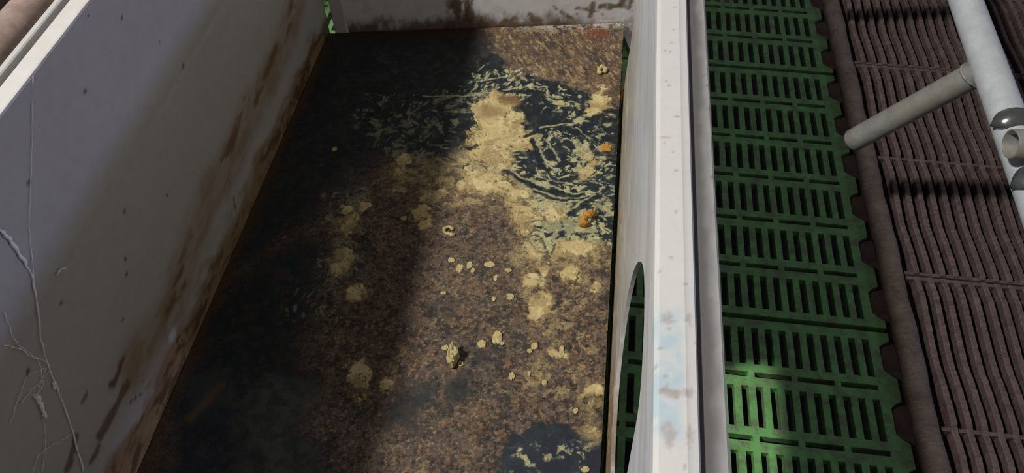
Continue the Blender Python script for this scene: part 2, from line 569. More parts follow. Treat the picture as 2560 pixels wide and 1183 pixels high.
def iron_slat(name, y0, nper, x0, nb):
    """bars running away from the camera, kinked beside each cross rib, toothed along their tops"""
    m = MB()
    rng = random.Random(5)
    L = nper * PER
    N = int(L / .0042)
    ts = [.003 + (L - .006) * i / N for i in range(N + 1)]
    for b in range(nb):
        xc = x0 + IP * (b + .5) + .004
        rows = []
        for y in ts:
            p = ((L - y) / PER) % 1.0
            w = float(np.interp(p, wave_t, wave_x2)) + rng.uniform(-.0001, .0001)
            h = rng.uniform(-.0006, .0003) + (.0004 if int(y / .0105) % 2 else -.0002)
            hw = .0046 + rng.uniform(-.0002, .0002)
            rows.append([(xc + w - hw * .35, y, -.045), (xc + w - hw, y, -.0014 + h), (xc + w - hw * .75, y, h), (xc + w + hw * .75, y, h), (xc + w + hw, y, -.0014 + h), (xc + w + hw * .35, y, -.045)])
        v = [p for r in rows for p in r]; f = []
        for i in range(len(rows) - 1):
            for k in range(6): f.append((i * 6 + k, i * 6 + (k + 1) % 6, (i + 1) * 6 + (k + 1) % 6, (i + 1) * 6 + k))
        f.append(tuple(range(5, -1, -1))); f.append(tuple((len(rows) - 1) * 6 + k for k in range(6)))
        m.add(v, f)
    W_ = nb * IP
    for r in range(nper + 1):
        yc = min(max(r * PER, .005), L - .005)
        m.box((x0 - .002, yc - .003, -.032), (x0 + W_ + .006, yc + .003, -.0028))
    me = m.mesh(name)
    bm = bmesh.new(); bm.from_mesh(me); bmesh.ops.recalc_face_normals(bm, faces=bm.faces); bm.to_mesh(me); bm.free()
    return me


ime = iron_slat('cast_iron_slat', 0, 2, .5475, 27)
ilabs = ['brown cast iron slat nearest the camera beside the rusty beam', 'brown cast iron slat under the angled arm, crossed by a dark shadow band',
         'brown cast iron slat at the far end behind the shadow of the rail']
for k in range(3):
    o = link('cast_iron_slat', ime, M_iron); o.location = (0, .2607 + k * 2 * PER, ZG + .001)
    tag(o, ilabs[k], 'floor slat', 'brown cast iron floor slats')

# ------------------------------------------------------------------ nest mat with its dirt
P_ = at
random.seed(3)
mx0, mx1, my0, my1 = -.5255, .0675, .12, 1.25
cv = Canvas(mx0, mx1, my0, my1 + .115, .00135, .005, .016, 3)
U, V = cv.U, cv.V


def back_y(x): return 1.342 + (x - .05) * .182 - .004


NB, NF = fbm(U, V, .03, 5, 11), fbm(U, V, .006, 4, 21)
NM = fbm(U, V, .014, 4, 31)
C = np.ones(U.shape + (4,))
C[..., :3] = np.array((.118, .088, .067))                 # brown dried crust
mixc(C, (.075, .057, .047), sst(.45, .62, NB) * .6)
mixc(C, (.140, .098, .066), sst(.54, .70, fbm(U, V, .020, 5, 41)) * .8)
mixc(C, (.165, .105, .060), sst(.56, .68, fbm(U, V, .009, 4, 43)) * .6)
mixc(C, (.022, .025, .027), sst(.55, .70, fbm(U, V, .022, 6, 46, .65)) * .65)
mixc(C, (.028, .026, .025), sst(.56, .66, fbm(U, V, .007, 4, 47)) * .6)
# crumbled tan flecks and dark pits in the crust
fl = fbm(U, V, .0050, 5, 48, .66); fl2 = fbm(U, V, .0065, 5, 49, .66)
cl1 = fbm(U, V, .045, 3, 51)
mixc(C, (.25, .185, .105), sst(.600, .655, fl + .10 * (cl1 - .5)) * .75)
mixc(C, (.018, .015, .014), sst(.600, .660, fl2 - .10 * (cl1 - .5)) * .70)
mixc(C, (.24, .115, .050), sst(.58, .66, fbm(U, V, .012, 5, 52, .62)) * sst(.5, .6, fl) * .55)
# rustier top right corner
s = cv.poly([P_(*p) for p in [(1190, 60), (1560, 40), (1560, 260), (1500, 230), (1400, 210), (1300, 180), (1240, 120)]], .05)
ru, rv = U * .88 + V * .47, -U * .47 + V * .88
mixc(C, (.130, .083, .054), sst(-.01, .03, s) * (.35 + .65 * sst(.35, .6, fbm(ru, rv * .5, .010, 4, 61))))
mixc(C, (.045, .040, .040), sst(-.01, .03, s) * sst(.5, .64, fbm(U, V, .018, 4, 63)) * .75)
mixc(C, (.30, .195, .095), sst(-.01, .02, s) * sst(.50, .72, fbm(ru * 1.2, rv * .45, .0060, 5, 62, .65)) * .85)
mixc(C, (.40, .31, .17), sst(-.01, .02, s) * sst(.60, .70, fbm(ru * 1.2, rv * .4, .0070, 5, 64, .65)) * .7)
for px, py, r in ((1490, 78, .020), (1475, 95, .012), (1510, 85, .014)):
    mixc(C, (.17, .055, .025), sst(-.004, .010, cv.blob(P_(px, py), r)) * .8)
dry = cv.blank(1.0)
# dark wet rubber
def region(polys, m=.06): return np.maximum.reduce([cv.poly([P_(*p) for p in pts], m) for pts in polys])
nz1 = fbm(U, V, .018, 5, 71) - .5; nz2 = fbm(U, V, .05, 5, 73) - .5
navA = region(([(1150, 165), (1200, 150), (1228, 122), (1254, 146), (1280, 195), (1335, 190), (1400, 205), (1470, 225), (1500, 285), (1560, 270), (1560, 610), (1500, 605), (1440, 610), (1420, 640), (1345, 632), (1325, 600), (1335, 560), (1345, 530), (1310, 490), (1262, 440), (1240, 425), (1170, 425), (1140, 390)],
               [(1262, 1115), (1300, 1075), (1360, 1056), (1440, 1066), (1485, 1104), (1530, 1104), (1530, 1230), (1235, 1230)]))
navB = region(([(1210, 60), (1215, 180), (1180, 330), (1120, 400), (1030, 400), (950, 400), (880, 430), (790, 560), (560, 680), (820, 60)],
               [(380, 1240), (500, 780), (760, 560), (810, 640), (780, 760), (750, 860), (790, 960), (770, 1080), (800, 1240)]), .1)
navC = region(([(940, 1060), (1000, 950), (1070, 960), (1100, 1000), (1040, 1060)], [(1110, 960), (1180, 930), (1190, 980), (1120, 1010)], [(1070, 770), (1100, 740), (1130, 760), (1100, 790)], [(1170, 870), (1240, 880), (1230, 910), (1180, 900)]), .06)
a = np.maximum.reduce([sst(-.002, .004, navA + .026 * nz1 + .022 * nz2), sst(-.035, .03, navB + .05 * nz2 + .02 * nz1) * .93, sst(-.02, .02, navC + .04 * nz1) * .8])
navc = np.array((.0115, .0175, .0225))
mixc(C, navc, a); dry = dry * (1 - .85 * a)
s = region(([(1240, 1080), (1510, 1060), (1520, 1230), (1220, 1230)],)); mixc(C, (.019, .021, .036), a * sst(-.01, .01, s) * .8)
mixc(C, (.022, .033, .040), a * sst(.5, .7, fbm(U, V, .02, 4, 72)) * .8)
mixc(C, (.055, .060, .056), a * sst(.60, .70, fbm(U * .6, V * 1.3, .006, 5, 77, .62)) * sst(.40, .60, fbm(U, V, .05, 3, 78)) * .75)
mixc(C, (.050, .042, .030), a * sst(.54, .66, fbm(U, V, .012, 5, 74)) * sst(.0, -.2, U) * .7)
# olive grey damp zone in the near left
s = region(([(610, 1240), (620, 1010), (690, 940), (790, 970), (800, 1060), (740, 1240)],))
mixc(C, (.080, .084, .060), sst(-.03, .03, s + .09 * nz2 + .05 * nz1) * (.35 + .5 * sst(.4, .6, fbm(U, V, .012, 5, 75))))
s = region(([(470, 960), (560, 940), (560, 1000), (480, 1060)],))
mixc(C, (.045, .055, .048), sst(-.02, .02, s + .02 * nz1) * .6)
mixc(C, (.14, .085, .03), sst(-.004, .006, cv.stroke([P_(*p) for p in [(480, 1045), (510, 1010), (550, 965)]], .007)) * .6)
mixc(C, (.13, .105, .045), sst(-.005, .006, cv.stroke([P_(*p) for p in [(770, 1015), (800, 985), (825, 960)]], .005)) * .6)
# brown muck along the left panel
edge = (U - mx0)
mixc(C, (.085, .045, .02), sst(.022, .0, edge + .02 * (NB - .4)) * .8)
# tan film around the big yellow patch and down its near side
s = region(([(1080, 410), (1170, 370), (1330, 470), (1340, 560), (1300, 600), (1270, 520), (1180, 510), (1090, 510)], [(980, 400), (1120, 390), (1110, 500), (990, 480)], [(1290, 600), (1520, 610), (1515, 660), (1300, 670)]))
tf = fbm(U, V, .011, 5, 76)
k = sst(-.02, .015, s + .02 * nz1)
mixc(C, (.20, .145, .075), k * (.30 + .7 * sst(.42, .56, tf)) * .75)
mixc(C, (.36, .28, .14), k * sst(.54, .60, tf) * .85)
dry = np.maximum(dry, k * .8)
# thin yellow-green smears over the wet rubber: flow lines and dabs
wx = U + .020 * (fbm(U, V, .030, 3, 81) - .5); wy = V + .020 * (fbm(U, V, .030, 3, 86) - .5)
def aniso(deg, across, along, seed):
    c_, s_ = math.cos(R_(deg)), math.sin(R_(deg))
    return fbm((wx * c_ + wy * s_) / along * across, -wx * s_ + wy * c_, across, 5, seed, .58)
w1 = fbm(U, V, .055, 2, 87); w2 = fbm(U, V, .055, 2, 88)
k1_, k2_ = sst(.44, .54, w1), sst(.50, .60, w2)
st1 = aniso(12, .0065, .021, 82) * (1 - k1_) + aniso(-38, .0065, .017, 89) * k1_
st1 = st1 * (1 - k2_) + aniso(75, .0065, .014, 90) * k2_
st2 = fbm(wx, wy, .0125, 6, 83, .64)
dens = cv.blank(0.0)
for pts, dv in (([(1180, 165), (1330, 180), (1350, 250), (1180, 290)], .40), ([(1330, 190), (1530, 260), (1530, 330), (1330, 330)], .30),
                ([(1165, 320), (1540, 330), (1540, 620), (1330, 640), (1300, 480), (1165, 430)], .42), ([(1390, 340), (1530, 380), (1530, 470), (1400, 440)], .52),
                ([(1320, 490), (1520, 500), (1525, 620), (1330, 630)], .74), ([(900, 240), (1175, 220), (1175, 420), (980, 420), (880, 300)], .30),
                ([(700, 730), (840, 700), (840, 800), (700, 800)], .20), ([(820, 480), (920, 470), (900, 700), (800, 720)], .40), ([(1260, 1090), (1500, 1080), (1500, 1180), (1260, 1180)], .16), ([(830, 100), (1180, 120), (1180, 240), (830, 300)], .05)):
    dens = np.maximum(dens, dv * sst(-.025, .03, cv.poly([P_(*p) for p in pts], .05)))
hole = cv.poly([P_(*p) for p in [(1310, 255), (1420, 275), (1420, 320), (1310, 320)]], .05)
dens *= 1 - .8 * sst(-.01, .015, hole)
clump = fbm(U, V, .035, 3, 84)
thr = .72 - .32 * dens - .16 * (clump - .5) * sst(.0, .3, dens)
film = np.maximum(sst(thr, thr + .030, st1), sst(thr + .01, thr + .035, st2)) * sst(.02, .15, dens)
mixc(C, (.085, .115, .105), np.maximum(sst(thr - .09, thr + .02, st1), sst(thr - .07, thr + .03, st2)) * sst(.02, .15, dens) * .55)
film = film * (.42 + .58 * sst(-.27, -.18, U))  # smears dimmed inside the left panel's shadow: shade put into the colour
mixc(C, (.44, .41, .22), film * (.60 + .40 * sst(.40, .55, NM)))
dry = np.maximum(dry, film * .6)
# single smears traced by hooves: light and dark strokes
light = [[(1335, 452), (1385, 470), (1430, 484), (1472, 478)], [(1330, 470), (1390, 492), (1440, 497), (1470, 488)], [(1370, 500), (1410, 507), (1440, 503)], [(1335, 440), (1390, 455), (1430, 460)],
         [(1420, 525), (1450, 508), (1490, 485)], [(1260, 225), (1320, 216), (1370, 218)], [(1180, 238), (1220, 232), (1250, 220)], [(1190, 205), (1240, 197), (1270, 190)], [(1225, 182), (1215, 200)], [(1200, 240), (1185, 232)],
         [(1255, 410), (1300, 445), (1330, 455)], [(1340, 360), (1360, 390), (1370, 420)], [(1360, 350), (1385, 372), (1400, 400)], [(1335, 485), (1338, 515)], [(1310, 590), (1335, 600), (1360, 590)], [(1350, 320), (1400, 312), (1440, 310)],
         [(1060, 240), (1120, 240), (1185, 240)], [(1265, 238), (1330, 240)], [(1170, 380), (1200, 382), (1240, 380)]]
dark = [[(1262, 428), (1300, 450), (1325, 462), (1350, 470)], [(1340, 478), (1400, 503), (1445, 496), (1465, 470)], [(1330, 462), (1380, 480), (1430, 492), (1460, 484)], [(1425, 535), (1470, 505), (1500, 490)],
        [(1175, 370), (1215, 366), (1250, 367)], [(1330, 352), (1345, 385), (1350, 420)], [(1375, 360), (1390, 400)], [(1250, 225), (1300, 228), (1350, 230)], [(1290, 445), (1330, 440)], [(1300, 345), (1360, 320), (1420, 308)], [(1480, 300), (1530, 275)]]
bite = cv.blank(0.0)
for l_ in dark:
    k = sst(-.0012, .0016, cv.stroke([P_(*p) for p in l_], .0050)); mixc(C, navc, k * .92); bite = np.maximum(bite, k); dry = dry * (1 - k * .8)
for l_ in light:
    mixc(C, (.40, .385, .22), sst(-.0008, .0012, cv.stroke([P_(*p) for p in l_], .0018)) * (.45 + .55 * sst(.35, .5, NF)))

# ---- thick yellow dung: a height field
D = cv.blank(-.02)
def add(s): 
    global D
    D = np.maximum(D, s)
for pts in ([(1232, 224), (1256, 226), (1248, 246), (1292, 256), (1285, 272), (1306, 282), (1308, 318), (1338, 342), (1346, 368), (1312, 380), (1282, 372), (1288, 392), (1276, 410), (1284, 422), (1268, 446), (1240, 430), (1200, 400), (1172, 392), (1166, 340), (1190, 305), (1176, 275), (1192, 252)],
            [(1146, 392), (1176, 400), (1210, 420), (1262, 446), (1288, 470), (1262, 482), (1212, 474), (1160, 486), (1138, 462), (1165, 440)],
            [(1260, 470), (1325, 470), (1328, 495), (1275, 500)],
            [(1272, 505), (1325, 508), (1336, 535), (1308, 562), (1322, 585), (1300, 592), (1288, 545)],
            [(1330, 545), (1375, 515), (1405, 520), (1415, 545), (1370, 550)],
            [(1298, 604), (1332, 606), (1350, 645), (1352, 645), (1325, 640)], [(1330, 600), (1344, 628), (1362, 648), (1328, 648)],
            [(1388, 604), (1440, 598), (1500, 612), (1498, 630), (1462, 640), (1440, 632), (1400, 642), (1392, 622)],
            [(1506, 206), (1516, 225), (1502, 240), (1530, 248), (1526, 268), (1480, 292), (1462, 278), (1472, 252), (1486, 232)],
            [(1452, 386), (1474, 382), (1494, 402), (1490, 414), (1470, 410)], [(1440, 420), (1490, 418), (1488, 436), (1456, 446)],
            [(1500, 372), (1524, 360), (1528, 378)],
            [(1306, 694), (1320, 678), (1340, 680), (1352, 700), (1340, 720), (1312, 716)], [(1345, 664), (1368, 660), (1376, 680), (1356, 690)], [(1350, 695), (1372, 690), (1368, 716), (1352, 712)],
            [(1398, 688), (1410, 672), (1432, 664), (1452, 680), (1456, 696), (1430, 706), (1408, 700)],
            [(1320, 770), (1336, 742), (1360, 730), (1386, 736), (1388, 758), (1376, 780), (1362, 804), (1334, 808), (1318, 796)],
            [(1464, 986), (1470, 962), (1500, 950), (1508, 985), (1480, 994)], [(1470, 1010), (1480, 996), (1500, 1000)], [(1486, 706), (1500, 712), (1492, 732), (1478, 728)],
            [(1372, 876), (1384, 872), (1408, 870), (1414, 890), (1396, 892), (1378, 888)], [(1455, 1075), (1490, 1060), (1502, 1085), (1470, 1090)]):
    add(cv.poly([P_(*p) for p in pts]))
for px, py, r in ((1068, 488, .013), (1050, 536, .018), (1060, 558, .011), (870, 560, .020), (855, 640, .018), (850, 670, .016), (890, 730, .016), (905, 510, .012), (900, 940, .020), (966, 952, .011), (905, 990, .008), (1000, 430, .012), (985, 478, .008),
                  (1105, 480, .010), (1215, 470, .012), (1180, 440, .013), (1246, 458, .012), (1010, 400, .014), (870, 525, .014)):
    add(cv.blob(P_(px, py), (r, r * 1.25)) - .002)
rag = fbm(U, V, .012, 6, 91, .62); cr = np.abs(fbm(U, V, .016, 5, 95, .6) - .5)
Dh = D + .026 * (rag - .50) - .016 * bite
holes = sst(.012, .004, cr) * sst(.46, .52, fbm(U, V, .018, 3, 97)) * sst(.0, .003, D)
# smears break the yellow layer up where the hooves slid through it
slide = sst(.50, .58, st1) * sst(-.035, -.005, cv.poly([P_(*p) for p in [(1150, 330), (1240, 330), (1240, 420), (1150, 410)]], .05)) * .010
Dh = Dh - slide
hfield = sst(.0, .0030, Dh) * (.0008 + .0030 * np.clip(rag - .2, 0, 1)) - .0006 - holes * .004
DC = np.ones(U.shape + (4,)); DC[..., :3] = (.50, .40, .19)
mixc(DC, (.30, .215, .10), sst(.010, .0, Dh) * .75)
mixc(DC, (.60, .51, .27), sst(.50, .62, fbm(U, V, .016, 4, 98)) * .7)
mixc(DC, (.27, .18, .085), sst(.55, .66, fbm(U, V, .020, 5, 99)) * .6)
mixc(DC, (.06, .042, .025), holes * .9)
mixc(DC, (.20, .12, .05), sst(-.006, .006, cv.blob(P_(1275, 252), (.02, .016))) * .8)
mixc(DC, (.22, .14, .07), sst(-.010, .010, cv.blob(P_(1225, 280), (.028, .016))) * .7)
pale = [((1385, 812), .016, .022), ((1372, 826), .014, .016), ((1350, 925), .022, .028), ((1335, 960), .018, .02), ((1470, 1010), .02, .02), ((1480, 1085), .022, .022), ((1440, 690), .02, .02), ((1340, 720), .03, .03), ((1445, 640), .03, .02), ((1500, 260), .02, .03), ((1230, 260), .022, .02), ((1290, 640), .02, .02), ((1090, 430), .04, .04), ((1440, 210), .02, .02)]
for (px, py), rx, ry in pale:                               # faint smeared halos
    k = sst(-.004, .012, cv.blob(P_(px, py), (rx, ry)) + .016 * (rag - .5)); mixc(C, (.36, .28, .13), k * .55 * sst(.35, .6, fbm(U, V, .007, 4, 101)))
dz = region(([(1290, 640), (1520, 640), (1505, 1110), (1420, 1050), (1300, 940), (1330, 820)],))
dab = sst(.600, .640, fbm(wx, wy, .012, 6, 105, .64)) * sst(-.02, .03, dz); mixc(C, (.33, .25, .125), dab * .75); dry = np.maximum(dry, dab)
halo = sst(-.010, .002, Dh) * sst(.40, .60, fbm(U, V, .007, 4, 102)); mixc(C, (.34, .26, .12), halo * .6); dry = np.maximum(dry, halo)
mixc(C, (.24, .13, .05), sst(-.006, .006, cv.blob(P_(1275, 252), (.02, .016))) * .8)
# whitish crust along the far edge
eb = back_y(U) - V
mixc(C, (.45, .42, .36), sst(.026, .004, eb) * sst(.45, .62, fbm(U, V, .008, 4, 111)) * sst(-.2, -.05, U) * .8)
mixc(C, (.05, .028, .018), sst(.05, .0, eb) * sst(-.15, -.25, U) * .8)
C[..., 3] = np.clip(dry, 0, 1)
relief = (.0006 * (fbm(U, V, .004, 3, 121) - .5) + .0011 * (NM - .5)) * dry
# trim the far edge along the back panel
keepm = ((V + cv.dv) < back_y(U) + cv.dv * .5)[:-1, :-1]


def snapm(UU, VV, k):
    yb = back_y(UU); VV = np.where(VV > yb - cv.dv, yb, VV); return UU, VV


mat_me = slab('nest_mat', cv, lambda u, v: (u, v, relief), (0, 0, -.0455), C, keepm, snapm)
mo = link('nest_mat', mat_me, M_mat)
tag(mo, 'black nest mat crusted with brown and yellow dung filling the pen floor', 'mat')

# the thick dung as its own layer lying on the mat
kd = (np.maximum.reduce([hfield[:-1, :-1], hfield[1:, :-1], hfield[:-1, 1:], hfield[1:, 1:]]) > -.0004) & keepm
idx = np.arange(U.size).reshape(U.shape)
q = np.stack([idx[:-1, :-1], idx[:-1, 1:], idx[1:, 1:], idx[1:, :-1]], -1)[kd]
used = np.unique(q); rm = np.zeros(U.size, int); rm[used] = np.arange(len(used))
vv = np.stack([U, V, hfield + relief + .0002], -1).reshape(-1, 3)[used]
dm = mesh_from('dried_dung', vv, rm[q], True, DC.reshape(-1, 4)[used])
do = link('dried_dung', dm, M_cake)
tag(do, 'yellow dried dung smeared and caked over the nest mat', 'dung', kind='stuff')

# ------------------------------------------------------------------ pen panels
WHITE = (.66, .655, .64)


def flat_paint(col):
    def f(X, Y, Z):
        c = np.ones(X.shape + (4,)); c[..., :3] = col; return c
    return f


# ---- left panel, inner face x = -.527
LX = -.527
lp = empty('pen_panel', (LX, .7, ZG))
tag(lp, 'tall grey plastic pen panel on the left with brown muck and cobwebs', 'pen panel', 'plastic pen panels around the nest')
cl = Canvas(.05, 1.245, ZG + .001, .4838, .0025, .006, .02, 7)
LU, LV = cl.U, cl.V
def pl_(px, py):
    p = on_plane(px, py, (LX, 0, 0), (1, 0, 0)); return (p[1], p[2])
LC = np.ones(LU.shape + (4,)); LC[..., :3] = (.415, .405, .40)
mixc(LC, (.35, .335, .315), sst(.35, .1, LV) * .3)
mixc(LC, (.36, .35, .35), sst(.4, .7, fbm(LU * .3, LV, .05, 4, 200)) * .3)
n1 = fbm(LU * .35, LV, .016, 5, 201); n2 = fbm(LU * .5, LV, .03, 4, 202)
band = [(745, 5), (722, 70), (700, 140), (650, 240), (620, 290), (590, 370), (560, 440), (520, 500), (480, 620), (455, 690), (430, 770), (385, 850), (340, 900)]
s = cl.stroke([pl_(*p) for p in band], .030, .04)
mixc(LC, (.26, .18, .10), sst(-.022, .022, s) * sst(.40, .62, n1) * .85)
mixc(LC, (.26, .20, .135), sst(-.034, .02, s + .02 * (n2 - .5)) * .62)
for pts, r in (([(735, 0), (715, 90)], .013), ([(690, 120), (640, 250)], .010), ([(462, 640), (440, 720)], .008), ([(460, 710), (420, 780)], .009), ([(620, 250), (560, 400)], .012)):
    mixc(LC, (.15, .08, .03), sst(-.006, .008, cl.stroke([pl_(*p) for p in pts], r)) * sst(.35, .55, n1) * .8)
# muck along the foot
foot = LV - .024 + .05 * (n2 - .5) + .03 * (n1 - .5) - .02 * sst(.55, .25, LU)
mixc(LC, (.24, .145, .065), sst(.036, .002, foot) * .9)
mixc(LC, (.10, .052, .025), sst(.025, .002, foot) * sst(.35, .6, n1) * .9)
mixc(LC, (.30, .21, .11), sst(.04, .012, foot) * sst(.60, .72, fbm(LU, LV, .010, 4, 205)) * .8)
s = cl.stroke([pl_(*p) for p in [(300, 920), (280, 965)]], .006); mixc(LC, (.12, .06, .03), sst(-.004, .004, s) * .8)
for pts, r in (([(310, 905), (277, 962)], .0035), ([(320, 960), (250, 1090)], .007), ([(190, 1090), (172, 1170)], .006), ([(245, 1120), (232, 1150)], .004), ([(215, 985), (208, 1000)], .003), ([(585, 495), (589, 530)], .0022)):
    mixc(LC, (.13, .075, .03), sst(-.003, .003, cl.stroke([pl_(*p) for p in pts], r)) * .85)
for px, py, r in ((222, 44, .0028), (307, 44, .003), (460, 165, .004), (445, 202, .002), (214, 224, .0028), (398, 108, .002), (312, 646, .0028), (313, 690, .003), (310, 525, .0028), (316, 535, .0022), (418, 492, .003), (446, 848, .005), (152, 757, .004), (70, 450, .0025), (307, 805, .0025),
                  (340, 990, .003), (352, 985, .0025), (330, 1000, .003), (362, 950, .0022), (640, 420, .002), (575, 860 - 400, .002), (525, 420, .002), (640, 330, .002), (480, 590, .002), (68, 930, .004)):
    mixc(LC, (.06, .045, .04), sst(-.001, .0012, cl.blob(pl_(px, py), (r * 1.1, r * .8))) * .85)
for px, py, r in ((473, 545, .0025), (430, 840, .012), (505, 742, .003), (497, 760, .003)):
    mixc(LC, (.60, .60, .62), sst(-.002, .006, cl.blob(pl_(px, py), r)) * .5)  # pale flecks; the biggest spot paints in aisle light falling through the hole
s = cl.stroke([pl_(*p) for p in [(560, 20), (500, 110), (440, 210), (400, 290)]], .004); mixc(LC, (.5, .49, .48), sst(-.004, .004, s) * .4)
lb = slab('panel_board', cl, lambda u, v: (np.full(u.shape, LX), u, v), (-.021, 0, 0), LC)
link('panel_board', lb, M_grey, lp).location = (-LX, -.7, -ZG)


def cap_left(X, Y, Z):
    c = np.ones(X.shape + (4,)); c[..., :3] = WHITE
    k = sst(.45, .7, fbm(Y, X * 2, .03, 3, 301)) * .25
    mixc(c, (.55, .45, .38), k); return c


top = .487
pr = [(LX - .0004, top - .0034), (LX + .0002, top - .0022), (LX - .0010, top - .0004), (LX - .003, top), (LX - .0205, top), (LX - .0225, top - .002), (LX - .0228, top - .0034)]
o = link('top_rail', rail_mesh('top_rail', pr, .05, 1.245, .01, cap_left), M_pvc, lp); o.location = (-LX, -.7, -ZG)
pr = [(LX - .0225, top - .10), (LX - .0225, top - .020), (LX - .0295, top - .020), (LX - .0300, top - .001), (LX - .0315, top), (LX - .0365, top), (LX - .038, top - .0015), (LX - .038, top - .10)]
o = link('outer_rail', rail_mesh('outer_rail', pr, .05, 1.245, .01, flat_paint((.55, .54, .52))), M_pvc, lp); o.location = (-LX, -.7, -ZG)

# ---- right panel with the oval hole, inner face x = .075
RX = .075
rp = empty('pen_panel', (RX, .6, ZG))
tag(rp, 'white plastic pen panel on the right with an oval piglet hole and blue smear', 'pen panel', 'plastic pen panels around the nest')
cr_ = Canvas(-.05, 1.15, ZG, .432, .0028, .005, .02, 9)
RU, RV = cr_.U, cr_.V
def pr_(px, py):
    p = on_plane(px, py, (RX, 0, 0), (1, 0, 0)); return (p[1], p[2])
hc, hr = (.4055, .2130), (.1235, .1475)
RC = np.ones(RU.shape + (4,)); RC[..., :3] = (.51, .535, .58)
m1 = fbm(RU * .4, RV, .02, 5, 401); m2 = fbm(RU, RV, .012, 4, 402)
mixc(RC, (.42, .40, .36), sst(.30, .12, RV + .05 * (m1 - .5)) * .75)
mixc(RC, (.36, .33, .28), sst(.45, .7, m1) * sst(.33, .15, RV) * .5)
mixc(RC, (.72, .74, .76), sst(.30, .36, RV) * sst(.40, .37, RV) * .35)  # glossy wave highlight below the cap, painted in as a pale band
sk = fbm(RU * .10, RV + .012 * np.sin(RU * 9), .012, 5, 406)
mixc(RC, (.40, .40, .39), sst(.48, .72, sk) * .40)
mixc(RC, (.66, .68, .72), sst(.46, .28, sk) * .4)
mixc(RC, (.30, .25, .18), sst(.24, .02, RV + .06 * (sk - .5)) * sst(.35, .6, fbm(RU * .3, RV, .02, 4, 407)) * .65)
low = RV + .03 * (m2 - .5) - .018
mixc(RC, (.33, .24, .13), sst(.024, -.030, low) * .85)
mixc(RC, (.20, .11, .05), sst(.066, .036, low) * sst(.58, .48, RU + .05 * (m1 - .5)) * (.55 + .4 * sst(.35, .55, m2)))
mixc(RC, (.50, .42, .28), sst(.05, .0, low) * sst(.54, .64, m2) * .7)
mixc(RC, (.62, .60, .56), sst(.50, .62, fbm(RU, RV, .02, 3, 404)) * sst(.055, .066, RV) * sst(.08, .068, RV) * .7)
for k in range(60):
    y = random.uniform(.45, 1.1); z = -.047 + abs(random.gauss(0, .05)); r = random.uniform(.0015, .003)
    mixc(RC, (.06, .05, .03), sst(-.001, .001, cr_.blob((y, z), (r * 1.4, r))) * .8)
for px, py in ((1583, 632), (1588, 640)): mixc(RC, (.08, .06, .03), sst(-.001, .001, cr_.blob(pr_(px, py), (.004, .002))) * .8)
e2 = ((RU - hc[0]) / hr[0]) ** 2 + ((RV - hc[1]) / hr[1]) ** 2
keepr = (((e2[:-1, :-1] > 1) | (e2[1:, 1:] > 1)) & ((e2[1:, :-1] > 1) | (e2[:-1, 1:] > 1)))
inn = (e2 < 1)
cnt = inn[:-1, :-1].astype(int) + inn[1:, 1:] + inn[1:, :-1] + inn[:-1, 1:]
keepr = cnt <= 1


def snapr(UU, VV, k):
    # pull the vertices round the opening onto the oval
    touch_k = np.zeros(UU.shape, bool); touch_r = np.zeros(UU.shape, bool)
    for dj, di in ((0, 0), (0, 1), (1, 0), (1, 1)):
        sl = (slice(dj, UU.shape[0] - 1 + dj), slice(di, UU.shape[1] - 1 + di))
        touch_k[sl] |= k; touch_r[sl] |= ~k
    b = touch_k & touch_r
    x = (UU - hc[0]) / hr[0]; y = (VV - hc[1]) / hr[1]; r = np.sqrt(x * x + y * y) + 1e-9
    UU = np.where(b, hc[0] + x / r * hr[0], UU); VV = np.where(b, hc[1] + y / r * hr[1], VV)
    return UU, VV


# a shallow roll below the cap, as in an extruded board
def front_r(u, v):
    return (RX + .0016 * np.exp(-((v - .33) / .03) ** 2) - .0010 * np.exp(-((v - .40) / .018) ** 2) + .0012 * (fbm(u * .5, v, .12, 2, 410) - .5), u, v)


rb = slab('panel_board', cr_, front_r, (.005, 0, 0), RC, keepr, snapr)
o = link('panel_board', rb, M_grey, rp); o.location = (-RX, -.6, -ZG)


def at_top(px, py): return at(px, py, .44)


def cap_right(X, Y, Z):
    c = np.ones(X.shape + (4,)); c[..., :3] = WHITE
    nz = fbm(Y, X, .012, 4, 501); ny = fbm(Y, X, .03, 3, 502)
    # pale blue marker smear
    ya, yb = at_top(1660, 1130)[1], at_top(1660, 740)[1]
    k = sst(ya, ya + .02, Y) * sst(yb, yb - .03, Y) * sst(.100, .090, X + .010 * (ny - .5)) * (.35 + .65 * sst(.3, .6, nz))
    mixc(c, (.36, .55, .66), k * .62)
    for px, py, rx, ry in ((1670, 800, .007, .008), (1722, 792, .005, .008), (1676, 982, .012, .006), (1725, 984, .005, .007), (1673, 1085, .008, .014), (1724, 1072, .005, .015), (1690, 985, .006, .005), (1665, 343, .008, .002), (1660, 970, .006, .004)):
        p = at_top(px, py)
        d = np.sqrt(((X - p[0]) / rx) ** 2 + ((Y - p[1]) / ry) ** 2) + 1.6 * (fbm(Y, X, .005, 4, 503) - .5)
        mixc(c, (.38, .29, .25), sst(.85, .35, d) * .50)
    for q in range(46):
        rng = random.Random(q); px0, y0 = rng.uniform(RX, RX + .033), rng.uniform(.2, 1.1)
        d = np.sqrt((X - px0) ** 2 + (Y - y0) ** 2); mixc(c, (.25, .22, .2), sst(.0022, .001, d) * .5)
    return c


top = .440
def dense(pr, step=.002):
    out = []
    for a, b in zip(pr, pr[1:] + pr[:1]):
        n_ = max(1, int(math.hypot(b[0] - a[0], b[1] - a[1]) / step))
        out += [(a[0] + (b[0] - a[0]) * i / n_, a[1] + (b[1] - a[1]) * i / n_) for i in range(n_)]
    return out


